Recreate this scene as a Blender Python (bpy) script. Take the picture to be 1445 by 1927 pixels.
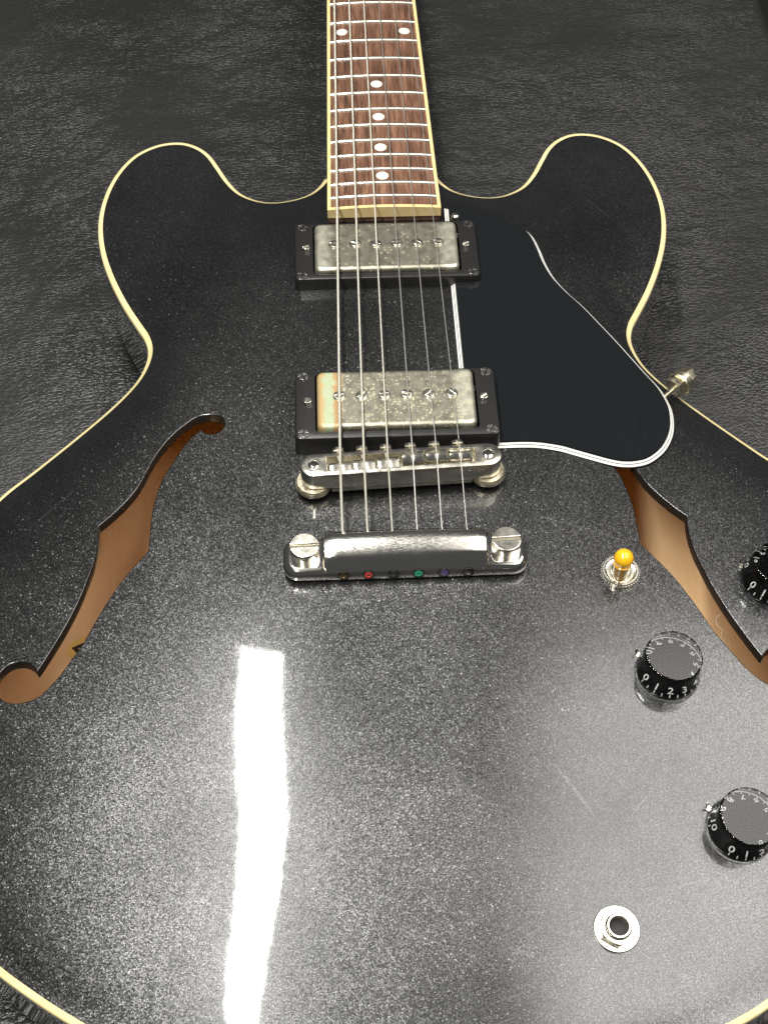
import bpy, bmesh, math, random
import numpy as np
from mathutils import Matrix, Vector
from mathutils.geometry import delaunay_2d_cdt

for o in list(bpy.data.objects):
    bpy.data.objects.remove(o)
random.seed(7)
S = 0.001                                    # all sizes below are millimetres
scene = bpy.context.scene
col = scene.collection
R = math.radians

# ------------------------------------------------------------------ camera
cam_d = bpy.data.cameras.new('camera')
cam = bpy.data.objects.new('camera', cam_d)
col.objects.link(cam)
CR = ((0.9991587, -0.0407070, 0.0049808), (-0.0297969, -0.8040292, -0.5938428), (0.0281783, 0.5931948, -0.8045657))
m3 = Matrix(((CR[0][0], -CR[1][0], -CR[2][0]), (CR[0][1], -CR[1][1], -CR[2][1]), (CR[0][2], -CR[1][2], -CR[2][2])))
cam.matrix_world = Matrix.Translation(Vector((-24.93, -381.66, 505.63)) * S) @ m3.to_4x4()
cam_d.sensor_fit = 'HORIZONTAL'
cam_d.sensor_width = 36.0
cam_d.lens = 2705.68 / 1445 * 36
cam_d.clip_start = 0.01
cam_d.clip_end = 50
scene.camera = cam

# ------------------------------------------------------------------ light
world = bpy.data.worlds.new('World')
scene.world = world
world.use_nodes = True
world.node_tree.nodes['Background'].inputs[0].default_value = (0.95, 0.97, 1.0, 1)
world.node_tree.nodes['Background'].inputs[1].default_value = 0.075


def area(name, loc, sx, sy, radiance, color, rz=0.0):
    d = bpy.data.lights.new(name, 'AREA')
    d.shape = 'RECTANGLE'
    d.size = sx * S
    d.size_y = sy * S
    d.energy = radiance * math.pi * sx * S * sy * S
    d.color = color
    o = bpy.data.objects.new(name, d)
    col.objects.link(o)
    o.location = Vector(loc) * S
    o.rotation_euler = (0, 0, rz)
    return o


def soft_edges(o, w):
    # area light for the bright ceiling: full in the middle, fading out towards its rim
    d = o.data
    d.use_nodes = True
    t = d.node_tree
    em = t.nodes['Emission']
    g = t.nodes.new('ShaderNodeNewGeometry')
    sp = t.nodes.new('ShaderNodeSeparateXYZ')
    t.links.new(g.outputs['Parametric'], sp.inputs[0])
    fs = []
    for i in (0, 1):
        a = t.nodes.new('ShaderNodeMath')
        a.operation = 'PINGPONG'
        a.inputs[1].default_value = 0.5
        t.links.new(sp.outputs[i], a.inputs[0])
        r = t.nodes.new('ShaderNodeMapRange')
        r.interpolation_type = 'SMOOTHSTEP'
        r.inputs['From Max'].default_value = w
        t.links.new(a.outputs[0], r.inputs['Value'])
        fs.append(r.outputs[0])
    m = t.nodes.new('ShaderNodeMath')
    m.operation = 'MULTIPLY'
    t.links.new(fs[0], m.inputs[0])
    t.links.new(fs[1], m.inputs[1])
    t.links.new(m.outputs[0], em.inputs['Strength'])


area('tube_lamp', (-262, -158, 1100), 60, 1440, 80, (1.0, 0.985, 0.93), R(-7.8))
soft_edges(area('ceiling_bounce_light', (850, 0, 1500), 1300, 2000, 5.2, (1.0, 0.965, 0.92)), 0.2)  # area light added to stand in for the bright ceiling region

scene.view_settings.view_transform = 'Standard'
scene.view_settings.look = 'None'
scene.view_settings.exposure = 0.0
scene.view_settings.gamma = 1.0
scene.view_settings.use_curve_mapping = False
scene.cycles.use_denoising = True
scene.cycles.max_bounces = 10

# ------------------------------------------------------------------ materials
class NT:
    def __init__(s, name):
        s.m = bpy.data.materials.new(name)
        s.m.use_nodes = True
        s.t = s.m.node_tree
        s.b = s.t.nodes['Principled BSDF']
        s.co = None

    def n(s, typ, ins=None, **kw):
        nd = s.t.nodes.new(typ)
        for k, v in kw.items():
            setattr(nd, k, v)
        for k, v in (ins or {}).items():
            s.set(nd.inputs[k], v)
        return nd

    def set(s, sock, v):
        if hasattr(v, 'is_output') or isinstance(v, bpy.types.NodeSocket):
            s.t.links.new(v, sock)
        elif isinstance(v, (tuple, list)) and len(v) == 3 and sock.type == 'RGBA':
            sock.default_value = (*v, 1)
        else:
            sock.default_value = v

    def P(s, **kw):
        for k, v in kw.items():
            s.set(s.b.inputs[k.replace('_', ' ')], v)
        return s

    def coord(s, scale=(1, 1, 1), rot=(0, 0, 0), loc=(0, 0, 0)):
        if s.co is None:
            s.co = s.n('ShaderNodeTexCoord')
        mp = s.n('ShaderNodeMapping', {'Vector': s.co.outputs['Object'], 'Scale': scale, 'Rotation': rot, 'Location': loc})
        return mp.outputs[0]

    def noise(s, vec, scale, detail=2.0, rough=0.5, dist=0.0):
        return s.n('ShaderNodeTexNoise', {'Vector': vec, 'Scale': scale, 'Detail': detail, 'Roughness': rough, 'Distortion': dist})

    def voro(s, vec, scale, feature='F1', rnd=1.0):
        return s.n('ShaderNodeTexVoronoi', {'Vector': vec, 'Scale': scale, 'Randomness': rnd}, feature=feature)

    def ramp(s, fac, stops, interp='LINEAR'):
        r = s.n('ShaderNodeValToRGB', {'Fac': fac})
        r.color_ramp.interpolation = interp
        el = r.color_ramp.elements
        while len(el) < len(stops):
            el.new(0.5)
        for e, (p, c) in zip(el, stops):
            e.position = p
            e.color = (c, c, c, 1) if isinstance(c, (int, float)) else (*c, 1)
        return r.outputs['Color']

    def math(s, op, a, b=0.0, c=0.0, clamp=False):
        nd = s.n('ShaderNodeMath', operation=op, use_clamp=clamp)
        s.set(nd.inputs[0], a)
        s.set(nd.inputs[1], b)
        s.set(nd.inputs[2], c)
        return nd.outputs[0]

    def mix(s, fac, a, b, blend='MIX'):
        nd = s.n('ShaderNodeMix', data_type='RGBA', blend_type=blend)
        s.set(nd.inputs['Factor'], fac)
        s.set(nd.inputs[6], a)
        s.set(nd.inputs[7], b)
        return nd.outputs[2]

    def bump(s, h, strength, dist, normal=None):
        nd = s.n('ShaderNodeBump', {'Height': h, 'Strength': strength, 'Distance': dist})
        if normal is not None:
            s.set(nd.inputs['Normal'], normal)
        return nd.outputs[0]


def plain(name, color, rough=0.4, metal=0.0, coat=0.0, spec=0.5):
    k = NT(name)
    k.P(Base_Color=color, Roughness=rough, Metallic=metal, Coat_Weight=coat, Specular_IOR_Level=spec)
    k.b.inputs['Coat Roughness'].default_value = 0.04
    return k


def mat_lacquer_top():
    k = NT('black_lacquer_top')
    c = k.coord()
    # fine metallic grain under the clear coat, each grain tilted its own way
    fk = k.voro(c, 2000)
    sepc = k.n('ShaderNodeSeparateColor', {'Color': fk.outputs['Color']})
    tail_ = k.math('MULTIPLY_ADD', k.math('POWER', sepc.outputs[2], 7.0), 0.50, 0.17)
    d0 = k.n('ShaderNodeVectorMath', {0: fk.outputs['Color'], 1: (0.5, 0.5, 0.5)}, operation='SUBTRACT')
    d1 = k.n('ShaderNodeVectorMath', {0: d0.outputs[0]}, operation='SCALE')
    k.set(d1.inputs['Scale'], tail_)
    geo = k.n('ShaderNodeNewGeometry')
    d2 = k.n('ShaderNodeVectorMath', {0: d1.outputs[0], 1: geo.outputs['Normal']}, operation='ADD')
    nb = k.n('ShaderNodeVectorMath', {0: d2.outputs[0]}, operation='NORMALIZE').outputs[0]
    big = k.noise(c, 11, 4, 0.62)
    worn = k.ramp(big.outputs['Fac'], [(0.36, 0.6), (0.66, 1.25)])
    grain = k.ramp(k.noise(k.coord((1, 1, 1), (0.1, 0.5, 0.2)), 2300, 1.5, 0.6).outputs['Fac'], [(0.36, 0.026), (0.52, 0.058), (0.68, 0.14)])
    fl = k.mix(1.0, grain, worn, 'MULTIPLY')
    sp = k.voro(c, 380)
    dusty = k.mix(1.0, k.ramp(sp.outputs['Distance'], [(0.0, 1.0), (0.09, 0.0)]), k.ramp(sp.outputs['Color'], [(0.86, 0.0), (0.90, 1.0)]), 'MULTIPLY')
    colr = k.mix(dusty, fl, (0.45, 0.43, 0.40))
    # polishing swirls and hairline scratches in the clear coat
    fine = None
    for i, (ang, sc, th) in enumerate(((42, 420, 0.74), (-33, 380, 0.75), (74, 450, 0.745), (-68, 330, 0.75))):
        rv = k.n('ShaderNodeMapping', {'Vector': k.coord((1, 1, 1), (0, 0, R(ang)), (i * 3.1, i * 1.7, 0)), 'Scale': (1, 0.03, 1)})
        n = k.noise(rv.outputs[0], sc, 1.0, 0.4)
        l = k.ramp(n.outputs['Fac'], [(th, 0.0), (th + 0.03, 1.0)])
        fine = l if fine is None else k.mix(1.0, fine, l, 'ADD')
    patch = k.ramp(k.noise(c, 16, 2).outputs['Fac'], [(0.46, 0.0), (0.62, 0.17)])
    scr = k.mix(1.0, fine, patch, 'MULTIPLY')
    colr = k.mix(scr, colr, (0.26, 0.26, 0.255))
    k.P(Base_Color=colr, Metallic=0.9, Roughness=0.33, Normal=nb, Coat_Weight=1.0, Coat_IOR=1.5)
    op = k.noise(c, 120, 2)
    k.set(k.b.inputs['Coat Normal'], k.bump(op.outputs['Fac'], 0.012, 0.001))
    k.set(k.b.inputs['Coat Roughness'], k.ramp(big.outputs['Fac'], [(0.3, 0.025), (0.7, 0.055)]))
    # polishing haze: a faint wide halo round strong reflections
    gl = k.n('ShaderNodeBsdfAnisotropic', {'Color': (0.013, 0.013, 0.0135, 1), 'Roughness': 0.22})
    add = k.n('ShaderNodeAddShader')
    k.t.links.new(k.b.outputs[0], add.inputs[0])
    k.t.links.new(gl.outputs[0], add.inputs[1])
    k.t.links.new(add.outputs[0], k.t.nodes['Material Output'].inputs['Surface'])
    return k.m


def mat_leather():
    k = NT('black_leather')
    c0 = k.coord((1, 1, 1))
    w = k.noise(c0, 38, 3, 0.5)
    warp = k.mix(0.022, c0, w.outputs['Color'], 'ADD')
    mp = k.n('ShaderNodeMapping', {'Vector': warp, 'Scale': (0.52, 1.0, 1.0)})
    f = k.ramp(k.voro(mp.outputs[0], 450, 'DISTANCE_TO_EDGE').outputs['Distance'], [(0.0, 0.0), (0.10, 0.55), (0.35, 1.0)])
    mp2 = k.n('ShaderNodeMapping', {'Vector': warp, 'Scale': (0.6, 1.0, 1.0), 'Rotation': (0, 0, 0.25)})
    f2 = k.ramp(k.voro(mp2.outputs[0], 760, 'DISTANCE_TO_EDGE').outputs['Distance'], [(0.0, 0.0), (0.25, 1.0)])
    lump = k.noise(k.coord((0.4, 1, 1)), 190, 2, 0.5)
    h = k.math('ADD', k.math('MULTIPLY', f, 0.62), k.math('MULTIPLY', lump.outputs['Fac'], 0.7))
    h = k.math('ADD', h, k.math('MULTIPLY', f2, 0.14))
    relief = k.ramp(k.noise(c0, 9, 2).outputs['Fac'], [(0.35, 0.35), (0.65, 1.0)])
    h = k.math('MULTIPLY', h, relief)
    area_ = k.noise(c0, 7, 3, 0.55)
    rough = k.ramp(area_.outputs['Fac'], [(0.3, 0.33), (0.7, 0.42)])
    dustn = k.voro(c0, 130)
    d = k.ramp(dustn.outputs['Distance'], [(0.0, 1.0), (0.05, 0.0)])
    pk = k.ramp(dustn.outputs['Color'], [(0.82, 0.0), (0.86, 0.8)])
    dd = k.mix(1.0, d, pk, 'MULTIPLY')
    base = k.mix(area_.outputs['Fac'], (0.014, 0.014, 0.0138), (0.021, 0.0208, 0.0202))
    k.P(Base_Color=k.mix(dd, base, (0.35, 0.35, 0.33)), Roughness=rough, Specular_IOR_Level=0.75,
        Normal=k.bump(h, 1.0, 0.00046))
    return k.m


def mat_metal(name, color, rough, var=0.15, stain=None, stain_amt=0.5, scale=300):
    k = NT(name)
    c = k.coord()
    n = k.noise(c, scale, 4, 0.65)
    base = color
    if stain is not None:
        f = k.ramp(k.noise(c, scale * 0.5, 4, 0.6).outputs['Fac'], [(0.45, 0.0), (0.66, stain_amt)])
        base = k.mix(f, color, stain)
    k.P(Base_Color=base, Metallic=1.0,
        Roughness=k.ramp(n.outputs['Fac'], [(0.3, max(rough - var / 2, 0.02)), (0.7, rough + var)]),
        Normal=k.bump(n.outputs['Fac'], 0.012, 0.0003))
    return k.m


def mat_cover(name, patina):
    k = NT(name)
    c = k.coord()
    sep = k.n('ShaderNodeSeparateXYZ', {'Vector': k.co.outputs['Object']})
    x = sep.outputs[0]
    wob = k.noise(c, 160, 3, 0.6)
    xw = k.math('ADD', x, k.math('MULTIPLY', k.math('SUBTRACT', wob.outputs['Fac'], 0.5), 0.008))
    ax = k.math('ABSOLUTE', xw)
    ends = k.ramp(k.math('MULTIPLY', ax, 25.0), [(0.62, 0.0), (0.74, 1.0)])
    dull, clean = (0.33, 0.31, 0.245), (0.66, 0.635, 0.51)
    base = k.mix(ends, dull, clean)
    sp = k.voro(c, 760 if patina else 560)
    spot = k.ramp(sp.outputs['Distance'], [(0.20, 1.0), (0.50, 0.0)])
    pk = k.ramp(sp.outputs['Color'], [(0.40 if patina else 0.70, 0.0), (0.46 if patina else 0.75, 1.0)])
    sm = k.mix(1.0, spot, pk, 'MULTIPLY')
    zone = k.ramp(k.noise(c, 90, 3).outputs['Fac'], [(0.32, 0.2), (0.55, 1.0)])
    sm = k.mix(1.0, sm, zone, 'MULTIPLY')
    base = k.mix(sm, base, (0.80, 0.74, 0.50))
    met = 0.85
    if patina:
        u = k.math('MULTIPLY_ADD', xw, 40.0, 1.42)        # 0 at the bass end, about 0.55 past the bass string
        g = k.ramp(u, [(0.0, (0.52, 0.36, 0.17)), (0.12, (0.50, 0.37, 0.18)), (0.17, (0.43, 0.48, 0.31)), (0.30, (0.43, 0.49, 0.32)),
                       (0.36, (0.50, 0.30, 0.13)), (0.44, (0.47, 0.34, 0.18))])
        f = k.ramp(u, [(0.40, 1.0), (0.50, 0.0)])
        base = k.mix(f, base, g)
        met = k.math('SUBTRACT', 0.85, k.math('MULTIPLY', f, 0.65))
    rr = k.ramp(k.noise(c, 200, 4).outputs['Fac'], [(0.3, 0.30), (0.7, 0.48)])
    k.P(Base_Color=base, Metallic=met, Roughness=rr, Normal=k.bump(sm, 0.05, 0.0003))
    return k.m


def mat_rosewood():
    k = NT('rosewood')
    c = k.coord((1, 0.05, 1))
    a = k.noise(c, 900, 5, 0.65)
    b = k.noise(k.coord((1, 0.10, 1)), 260, 4, 0.6, 0.4)
    f = k.math('ADD', k.math('MULTIPLY', a.outputs['Fac'], 0.55), k.math('MULTIPLY', b.outputs['Fac'], 0.45))
    base = k.ramp(f, [(0.34, (0.036, 0.018, 0.011)), (0.47, (0.125, 0.060, 0.036)), (0.57, (0.215, 0.108, 0.066)), (0.72, (0.36, 0.20, 0.125))])
    k.P(Base_Color=base, Roughness=0.42, Specular_IOR_Level=0.45, Normal=k.bump(a.outputs['Fac'], 0.25, 0.0004))
    return k.m


def mat_wood_inside():
    k = NT('bare_maple_inside')
    a = k.noise(k.coord((1, 0.06, 1)), 380, 4, 0.6)
    k.P(Base_Color=k.ramp(a.outputs['Fac'], [(0.3, (0.90, 0.60, 0.31)), (0.7, (0.94, 0.66, 0.37))]), Roughness=0.6)
    return k.m


def mat_binding(name, colr, dirt):
    k = NT(name)
    f = k.ramp(k.noise(k.coord(), 120, 4, 0.6).outputs['Fac'], [(0.35, 0.0), (0.75, 0.7)])
    k.P(Base_Color=k.mix(f, colr, dirt), Roughness=0.32, Coat_Weight=0.6)
    k.b.inputs['Coat Roughness'].default_value = 0.08
    return k.m


def mat_guard():
    k = NT('pickguard_black')
    c = k.coord((1, 0.15, 1), (0, 0, R(-35)))
    n = k.noise(c, 700, 3, 0.7)
    big = k.noise(k.coord(), 18, 2)
    sp = k.voro(k.coord(), 90)
    d = k.ramp(sp.outputs['Distance'], [(0.0, 1.0), (0.05, 0.0)])
    pk = k.ramp(sp.outputs['Color'], [(0.86, 0.0), (0.9, 0.7)])
    k.P(Base_Color=k.mix(k.mix(1.0, d, pk, 'MULTIPLY'), (0.009, 0.0105, 0.0115), (0.3, 0.3, 0.3)),
        Roughness=k.ramp(n.outputs['Fac'], [(0.35, 0.09), (0.7, 0.20)]), Normal=k.bump(n.outputs['Fac'], 0.02, 0.0003))
    return k.m


def mat_tail():
    """polished nickel, scuffed along the crown where the hand rests"""
    k = NT('tailpiece_nickel')
    c = k.coord()
    z = k.n('ShaderNodeSeparateXYZ', {'Vector': k.co.outputs['Object']}).outputs[2]
    crown = k.ramp(k.math('MULTIPLY', k.math('SUBTRACT', z, 0.0255), 400.0), [(0.0, 0.0), (0.9, 1.0)])
    scuff = k.ramp(k.noise(k.coord((0.35, 1, 1)), 1700, 3, 0.6).outputs['Fac'], [(0.30, 0.25), (0.65, 1.0)])
    f = k.mix(1.0, crown, scuff, 'MULTIPLY')
    sm = k.ramp(k.noise(c, 60, 2).outputs['Fac'], [(0.3, 0.07), (0.7, 0.13)])
    k.P(Base_Color=(0.83, 0.80, 0.73), Metallic=1.0, Roughness=k.mix(f, sm, (0.24, 0.24, 0.24)))
    return k.m


def mat_wound():
    k = NT('wound_string')
    w = k.n('ShaderNodeTexWave', {'Vector': k.coord(), 'Scale': 950.0}, wave_type='BANDS', bands_direction='Y')
    k.P(Base_Color=(0.86, 0.83, 0.72), Metallic=0.75, Roughness=0.46, Normal=k.bump(w.outputs['Fac'], 0.6, 0.0003))
    return k.m


def mat_pearl():
    k = NT('pearl_inlay')
    n = k.noise(k.coord(), 260, 3, 0.6, 1.5)
    k.P(Base_Color=k.ramp(n.outputs['Fac'], [(0.3, (0.62, 0.60, 0.52)), (0.65, (0.85, 0.84, 0.78))]), Roughness=0.22, Coat_Weight=0.5)
    return k.m


def mat_glass(name, colr):
    k = NT(name)
    k.P(Base_Color=colr, Roughness=0.0, IOR=1.49, Transmission_Weight=1.0)
    return k.m


M = dict(
    top=mat_lacquer_top(), leather=mat_leather(), rosewood=mat_rosewood(), inside=mat_wood_inside(), guard=mat_guard(), pearl=mat_pearl(),
    side=plain('black_lacquer_side', (0.012, 0.012, 0.013), 0.10, 0, 1.0).m,
    edge=plain('lacquered_edge', (0.020, 0.020, 0.018), 0.28, 0, 0.3).m,
    neckblack=plain('black_neck', (0.012, 0.012, 0.012), 0.25, 0, 0.8).m,
    binding=mat_binding('aged_binding', (0.85, 0.74, 0.40), (0.81, 0.61, 0.28)),
    fbbinding=mat_binding('fretboard_binding', (0.90, 0.70, 0.34), (0.86, 0.58, 0.24)),
    ringp=plain('black_plastic', (0.016, 0.0155, 0.015), 0.30, 0, 0.25).m,
    white=plain('white_plastic', (0.86, 0.85, 0.80), 0.35).m,
    blackply=plain('black_ply', (0.012, 0.012, 0.013), 0.35).m,
    nickel=mat_metal('aged_nickel', (0.80, 0.77, 0.68), 0.20, 0.10, (0.68, 0.63, 0.50), 0.5, 160),
    chrome=mat_tail(),
    dullnickel=mat_metal('dull_nickel', (0.66, 0.61, 0.48), 0.30, 0.2, (0.42, 0.35, 0.20), 0.7, 500),
    steel=mat_wound(),
    plainsteel=plain('plain_string_steel', (0.80, 0.78, 0.73), 0.42, 0.9).m,
    fret=plain('fret_wire', (0.80, 0.77, 0.68), 0.30, 1.0).m,
    screw=plain('dark_screw', (0.30, 0.29, 0.27), 0.28, 1.0).m,
    hole=plain('hole_shade', (0.006, 0.006, 0.006), 0.6).m,  # black colour stands in for the shade inside openings
    cover_n=mat_cover('neck_cover_nickel', False), cover_b=mat_cover('bridge_cover_nickel', True),
    knobglass=mat_glass('clear_acrylic', (0.97, 0.97, 0.96)), knobcore=plain('knob_black_paint', (0.004, 0.004, 0.004), 0.6, 0, 0, 0.0).m,
    print=plain('white_print', (0.85, 0.85, 0.83), 0.5).m,
    amber=plain('amber_tip', (0.95, 0.50, 0.015), 0.18, 0, 0.6).m,
    sleeve=plain('amber_shaded', (0.42, 0.25, 0.06), 0.2, 0.0, 0.8).m,  # darker amber puts the shading of the tip's lower part into colour
    red=plain('red_ball', (0.60, 0.06, 0.05), 0.35).m, green=plain('green_ball', (0.02, 0.36, 0.20), 0.35).m,
    purple=plain('purple_ball', (0.09, 0.06, 0.20), 0.35).m, brass=plain('brass_ball', (0.30, 0.22, 0.10), 0.4, 1.0).m,
    blackball=plain('black_ball', (0.03, 0.03, 0.03), 0.35).m, silverball=plain('silver_ball', (0.16, 0.15, 0.14), 0.3, 1.0).m,
    paper=plain('label_paper', (0.93, 0.66, 0.20), 0.6).m, ink=plain('label_ink', (0.035, 0.02, 0.015), 0.6).m,
    floor=plain('dark_floor', (0.012, 0.012, 0.011), 0.6).m, lint=plain('lint_grey', (0.45, 0.36, 0.28), 0.8).m,
)

# ------------------------------------------------------------------ mesh helpers
def mk(name, V, F, mat, parent=None, loc=(0, 0, 0), rz=0.0, smooth=True, sharp=35, midx=None, normals=None):
    me = bpy.data.meshes.new(name)
    me.from_pydata([tuple(v) for v in (np.asarray(V, float) * S)], [], [tuple(int(i) for i in f) for f in F])
    for m in (mat if isinstance(mat, (list, tuple)) else [mat]):
        me.materials.append(m)
    if midx is not None:
        me.polygons.foreach_set('material_index', np.asarray(midx, np.int32))
    me.polygons.foreach_set('use_smooth', [smooth] * len(me.polygons))
    if smooth and normals is None:
        me.set_sharp_from_angle(angle=R(sharp))
    if normals is not None:
        me.normals_split_custom_set_from_vertices([tuple(n) for n in normals])
    me.update()
    o = bpy.data.objects.new(name, me)
    col.objects.link(o)
    o.parent = parent
    o.location = Vector(loc) * S
    o.rotation_euler = (0, 0, rz)
    return o


def share(o, parent, loc, rz=0.0, name=None):
    c = o.copy()
    col.objects.link(c)
    c.parent = parent
    c.location = Vector(loc) * S
    c.rotation_euler = (0, 0, rz)
    return c


def loft(loops, cap0=False, cap1=False, ring=False):
    loops = [np.asarray(q, float) for q in loops]
    if cap1:                                   # a thin inner ring keeps the flat cap flat-shaded
        c = loops[-1].mean(0)
        loops = loops + [c + (loops[-1] - c) * 0.96]
    if cap0:
        c = loops[0].mean(0)
        loops = [c + (loops[0] - c) * 0.96] + loops
    n = len(loops[0])
    V = np.vstack(loops)
    F = []
    k = len(loops)
    for a in range(k if ring else k - 1):
        b = (a + 1) % k
        for i in range(n):
            j = (i + 1) % n
            F.append((a * n + i, a * n + j, b * n + j, b * n + i))
    if cap0:
        F.append(tuple(range(n))[::-1])
    if cap1:
        F.append(tuple(range((k - 1) * n, k * n)))
    return V, F


def join(parts):
    V, F, o = [], [], 0
    for v, f in parts:
        v = np.asarray(v, float)
        V.append(v)
        F += [tuple(i + o for i in q) for q in f]
        o += len(v)
    return np.vstack(V), F


def at_z(p2, z):
    p2 = np.asarray(p2, float)
    return np.c_[p2, np.full(len(p2), z)]


def circ(r, n=24, cx=0, cy=0, a0=0.0):
    a = np.linspace(0, 2 * math.pi, n, endpoint=False) + a0
    return np.c_[cx + r * np.cos(a), cy + r * np.sin(a)]


def lathe(prof, n=32, cap0=True, cap1=True):
    return loft([at_z(circ(r, n), z) for r, z in prof], cap0, cap1)


def rrect(w, h, r, seg=5):
    out = []
    for cx, cy, a in ((w / 2 - r, h / 2 - r, 0), (-w / 2 + r, h / 2 - r, 90), (-w / 2 + r, -h / 2 + r, 180), (w / 2 - r, -h / 2 + r, 270)):
        for i in range(seg + 1):
            t = R(a + 90 * i / seg)
            out.append((cx + r * math.cos(t), cy + r * math.sin(t)))
    return np.array(out)


def offset(P, d):
    """offset a ccw polygon inwards by d (negative = outwards)"""
    P = np.asarray(P, float)
    e0 = P - np.roll(P, 1, 0)
    e1 = np.roll(P, -1, 0) - P
    e0 /= np.linalg.norm(e0, axis=1)[:, None] + 1e-12
    e1 /= np.linalg.norm(e1, axis=1)[:, None] + 1e-12
    n0 = np.c_[-e0[:, 1], e0[:, 0]]
    n1 = np.c_[-e1[:, 1], e1[:, 0]]
    n = n0 + n1
    n /= np.linalg.norm(n, axis=1)[:, None] + 1e-12
    k = np.clip((n * n0).sum(1), 0.5, 1)
    return P + n * (d / k)[:, None]


def prism(P, z0, z1, b=0.0, b0=0.0):
    L = []
    if b0:
        L.append(at_z(offset(P, b0), z0))
        L.append(at_z(P, z0 + b0))
    else:
        L.append(at_z(P, z0))
    if b:
        L.append(at_z(P, z1 - b))
        L.append(at_z(offset(P, b * 0.3), z1 - b * 0.3))
        L.append(at_z(offset(P, b), z1))
    else:
        L.append(at_z(P, z1))
    return loft(L, True, True)


def tube(path, r, n=10, cap=True):
    path = np.asarray(path, float)
    loops = []
    for i, p in enumerate(path):
        t = path[min(i + 1, len(path) - 1)] - path[max(i - 1, 0)]
        t /= np.linalg.norm(t)
        u = np.cross(t, (1, 0, 0) if abs(t[0]) < 0.9 else (0, 0, 1))
        u /= np.linalg.norm(u)
        w = np.cross(t, u)
        rr = r[i] if isinstance(r, (list, tuple, np.ndarray)) else r
        a = np.linspace(0, 2 * math.pi, n, endpoint=False)
        loops.append(p + rr * (np.cos(a)[:, None] * u + np.sin(a)[:, None] * w))
    V, F = loft(loops, cap, cap)
    return V, [q[::-1] for q in F]


def box(x0, x1, y0, y1, z0, z1, b=0.0):
    return prism(np.array([(x0, y0), (x1, y0), (x1, y1), (x0, y1)]), z0, z1, b)


def xform(VF, mat4):
    V, F = VF
    V = np.asarray(V, float)
    m = np.array(mat4)
    return V @ m[:3, :3].T + m[:3, 3], F


def align(direction, origin):
    q = Vector(direction).normalized().to_track_quat('Z', 'Y')
    return Matrix.Translation(Vector(origin)) @ q.to_matrix().to_4x4()


def catmull(P, n, closed=False):
    P = np.array(P, float)
    N = len(P)
    out = []
    for i in range(N if closed else N - 1):
        g = (lambda k: P[k % N]) if closed else (lambda k: P[min(max(k, 0), N - 1)])
        p0, p1, p2, p3 = g(i - 1), g(i), g(i + 1), g(i + 2)
        for j in range(n):
            t = j / n
            out.append(.5 * ((2 * p1) + (-p0 + p2) * t + (2 * p0 - 5 * p1 + 4 * p2 - p3) * t * t + (-p0 + 3 * p1 - 3 * p2 + p3) * t ** 3))
    if not closed:
        out.append(P[-1])
    return np.array(out)


def inside(P, poly):
    x, y = P[..., 0], P[..., 1]
    c = np.zeros(x.shape, bool)
    for (x0, y0), (x1, y1) in zip(poly, np.roll(poly, -1, 0)):
        if y0 == y1:
            continue
        c ^= ((y0 > y) != (y1 > y)) & (x < (x1 - x0) * (y - y0) / (y1 - y0) + x0)
    return c


def seg_dist(P, poly):
    d = np.full(len(P), 1e9)
    for a, b in zip(poly, np.roll(poly, -1, 0)):
        e = b - a
        t = np.clip(((P - a) @ e) / (e @ e + 1e-12), 0, 1)
        d = np.minimum(d, np.linalg.norm(P - (a + t[:, None] * e), axis=1))
    return d


# ------------------------------------------------------------------ body plan and arching
HALF = [(29.5, 211), (33, 204.5), (38, 199), (45, 195.5), (53, 193.6), (60, 193.7), (67, 196.2), (74, 201.5), (80, 210.5), (85, 221), (90, 231),
        (96, 238), (104, 242.5), (113, 243), (122, 240), (131, 233), (138, 222), (143, 208), (145.7, 192), (145.8, 176), (143, 158), (137.5, 140),
        (130, 122), (122.5, 107.5), (117.5, 98), (115.5, 89), (117, 79), (121.5, 68.5), (131, 55), (146, 37.5), (162, 20), (176, 5), (189, -16),
        (199, -45), (203, -80), (202, -115), (195, -148), (181, -178), (157, -202), (140, -215), (124, -225.3), (108, -234), (87, -242), (60, -248), (30, -251.5), (0, -252.5)]
_h = catmull(HALF, 5)
OUT = np.vstack([_h, _h[::-1][1:] * [-1, 1]])[::-1]      # counter-clockwise body outline
G = 4.0


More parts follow.
